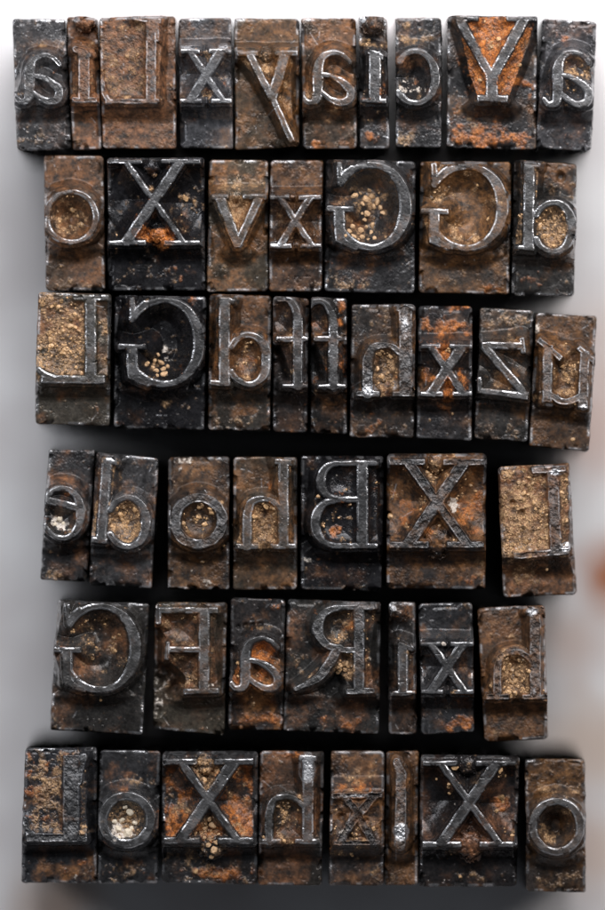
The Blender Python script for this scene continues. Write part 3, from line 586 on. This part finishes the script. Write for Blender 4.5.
# ------------------------------------------------------------------ the surface the blocks stand on
def mat_table():
    m = bpy.data.materials.new("stained_white_surface"); m.use_nodes = True
    nt = m.node_tree; L = nt.links.new; p = nt.nodes['Principled BSDF']
    g = N(nt, 'ShaderNodeNewGeometry')
    n = N(nt, 'ShaderNodeTexNoise'); n.inputs['Scale'].default_value = .9; n.inputs['Detail'].default_value = 8; L(g.outputs['Position'], n.inputs['Vector'])
    r = N(nt, 'ShaderNodeValToRGB'); L(n.outputs['Fac'], r.inputs[0])
    r.color_ramp.elements[0].position = .35; r.color_ramp.elements[1].position = .65
    r.color_ramp.elements[0].color = (.68, .65, .655, 1); r.color_ramp.elements[1].color = (.86, .85, .86, 1)
    c = r.outputs[0]
    n2 = N(nt, 'ShaderNodeTexNoise'); n2.inputs['Scale'].default_value = 3.5; n2.inputs['Detail'].default_value = 4; L(g.outputs['Position'], n2.inputs['Vector'])
    #           x px, y px, radius px, colour, strength : rust stains left on the surface
    for (x, y, ra, co, st) in ((622, 572, 48, (.40, .12, .03), 1.0), (596, 420, 70, (.62, .40, .32), .6), (600, 340, 55, (.62, .45, .38), .5), (575, 640, 45, (.62, .42, .33), .45),
                               (58, 905, 55, (.45, .28, .18), .7), (590, 745, 60, (.6, .42, .3), .6), (150, 6, 60, (.7, .58, .54), .35), (410, 10, 60, (.75, .62, .6), .3), (600, 850, 50, (.6, .4, .28), .5)):
        k = 1.048
        v = N(nt, 'ShaderNodeVectorMath', operation='DISTANCE'); L(g.outputs['Position'], v.inputs[0]); v.inputs[1].default_value = ((x - CX) * PX * k, -(y - CY) * PX * k, -3.604)
        a = N(nt, 'ShaderNodeMath', operation='MULTIPLY_ADD'); L(n2.outputs['Fac'], a.inputs[0]); a.inputs[1].default_value = .5; L(v.outputs['Value'], a.inputs[2])
        mr = N(nt, 'ShaderNodeMapRange', interpolation_type='SMOOTHSTEP'); L(a.outputs[0], mr.inputs[0])
        mr.inputs[1].default_value = ra * PX + .45; mr.inputs[2].default_value = ra * PX * .3 + .15; mr.inputs[3].default_value = 0; mr.inputs[4].default_value = st
        x_ = N(nt, 'ShaderNodeMix', data_type='RGBA'); L(mr.outputs[0], x_.inputs[0]); L(c, x_.inputs[6]); x_.inputs[7].default_value = (*co, 1); c = x_.outputs[2]
    L(c, p.inputs['Base Color']); p.inputs['Roughness'].default_value = .55
    return m
me = make_mesh('tabletop', np.array([[-40, -40, 0], [40, -40, 0], [40, 40, 0], [-40, 40, 0.]]), np.array([[0, 1, 2, 3]]), mat_table())
tb = bpy.data.objects.new('tabletop', me); tb.location = (0, 0, -3.604); col.objects.link(tb); tb['kind'] = 'structure'
tb['label'] = "white stained surface beneath the rows of type"

# ------------------------------------------------------------------ light
w = bpy.data.worlds.new("World"); scene.world = w; w.use_nodes = True
bg = w.node_tree.nodes['Background']; bg.inputs[0].default_value = (.85, .9, 1, 1); bg.inputs[1].default_value = .07
from mathutils import Vector
def area(name, loc, target, sx, sy, power, colr):
    l = bpy.data.lights.new(name, 'AREA'); l.shape = 'RECTANGLE'; l.size = sx; l.size_y = sy; l.energy = power; l.color = colr
    o = bpy.data.objects.new(name, l); o.location = loc; o.rotation_euler = (Vector(target) - Vector(loc)).to_track_quat('-Z', 'Y').to_euler(); col.objects.link(o)
area('softbox_behind', (3, 14, 8), (0.5, 1, -3), 14, 6, 2300, (1, .975, .975))
area('softbox_right', (15, 7, 13), (1, -1, -2), 7, 10, 1700, (1, .97, .95))
area('softbox_left', (-15, 7, 13), (-1, -1, -2), 7, 10, 1500, (.92, .95, 1))
area('softbox_above', (0, 16, 25), (0, -3, 0), 14, 8, 5400, (.97, .975, 1))

# ------------------------------------------------------------------ camera
cam = bpy.data.cameras.new('camera'); co = bpy.data.objects.new('camera', cam); col.objects.link(co); scene.camera = co
DIST = 74.0
co.location = (0, 0, DIST); cam.sensor_fit = 'VERTICAL'; cam.sensor_height = 36
cam.lens = 36 * DIST / 9.10
cam.clip_end = 500
cam.dof.use_dof = True; cam.dof.focus_distance = DIST + .03
cam.dof.aperture_fstop = cam.lens / 1000.0 / 5.0
scene.view_settings.view_transform = 'Standard'; scene.view_settings.look = 'None'; scene.view_settings.exposure = 0; scene.view_settings.gamma = 1
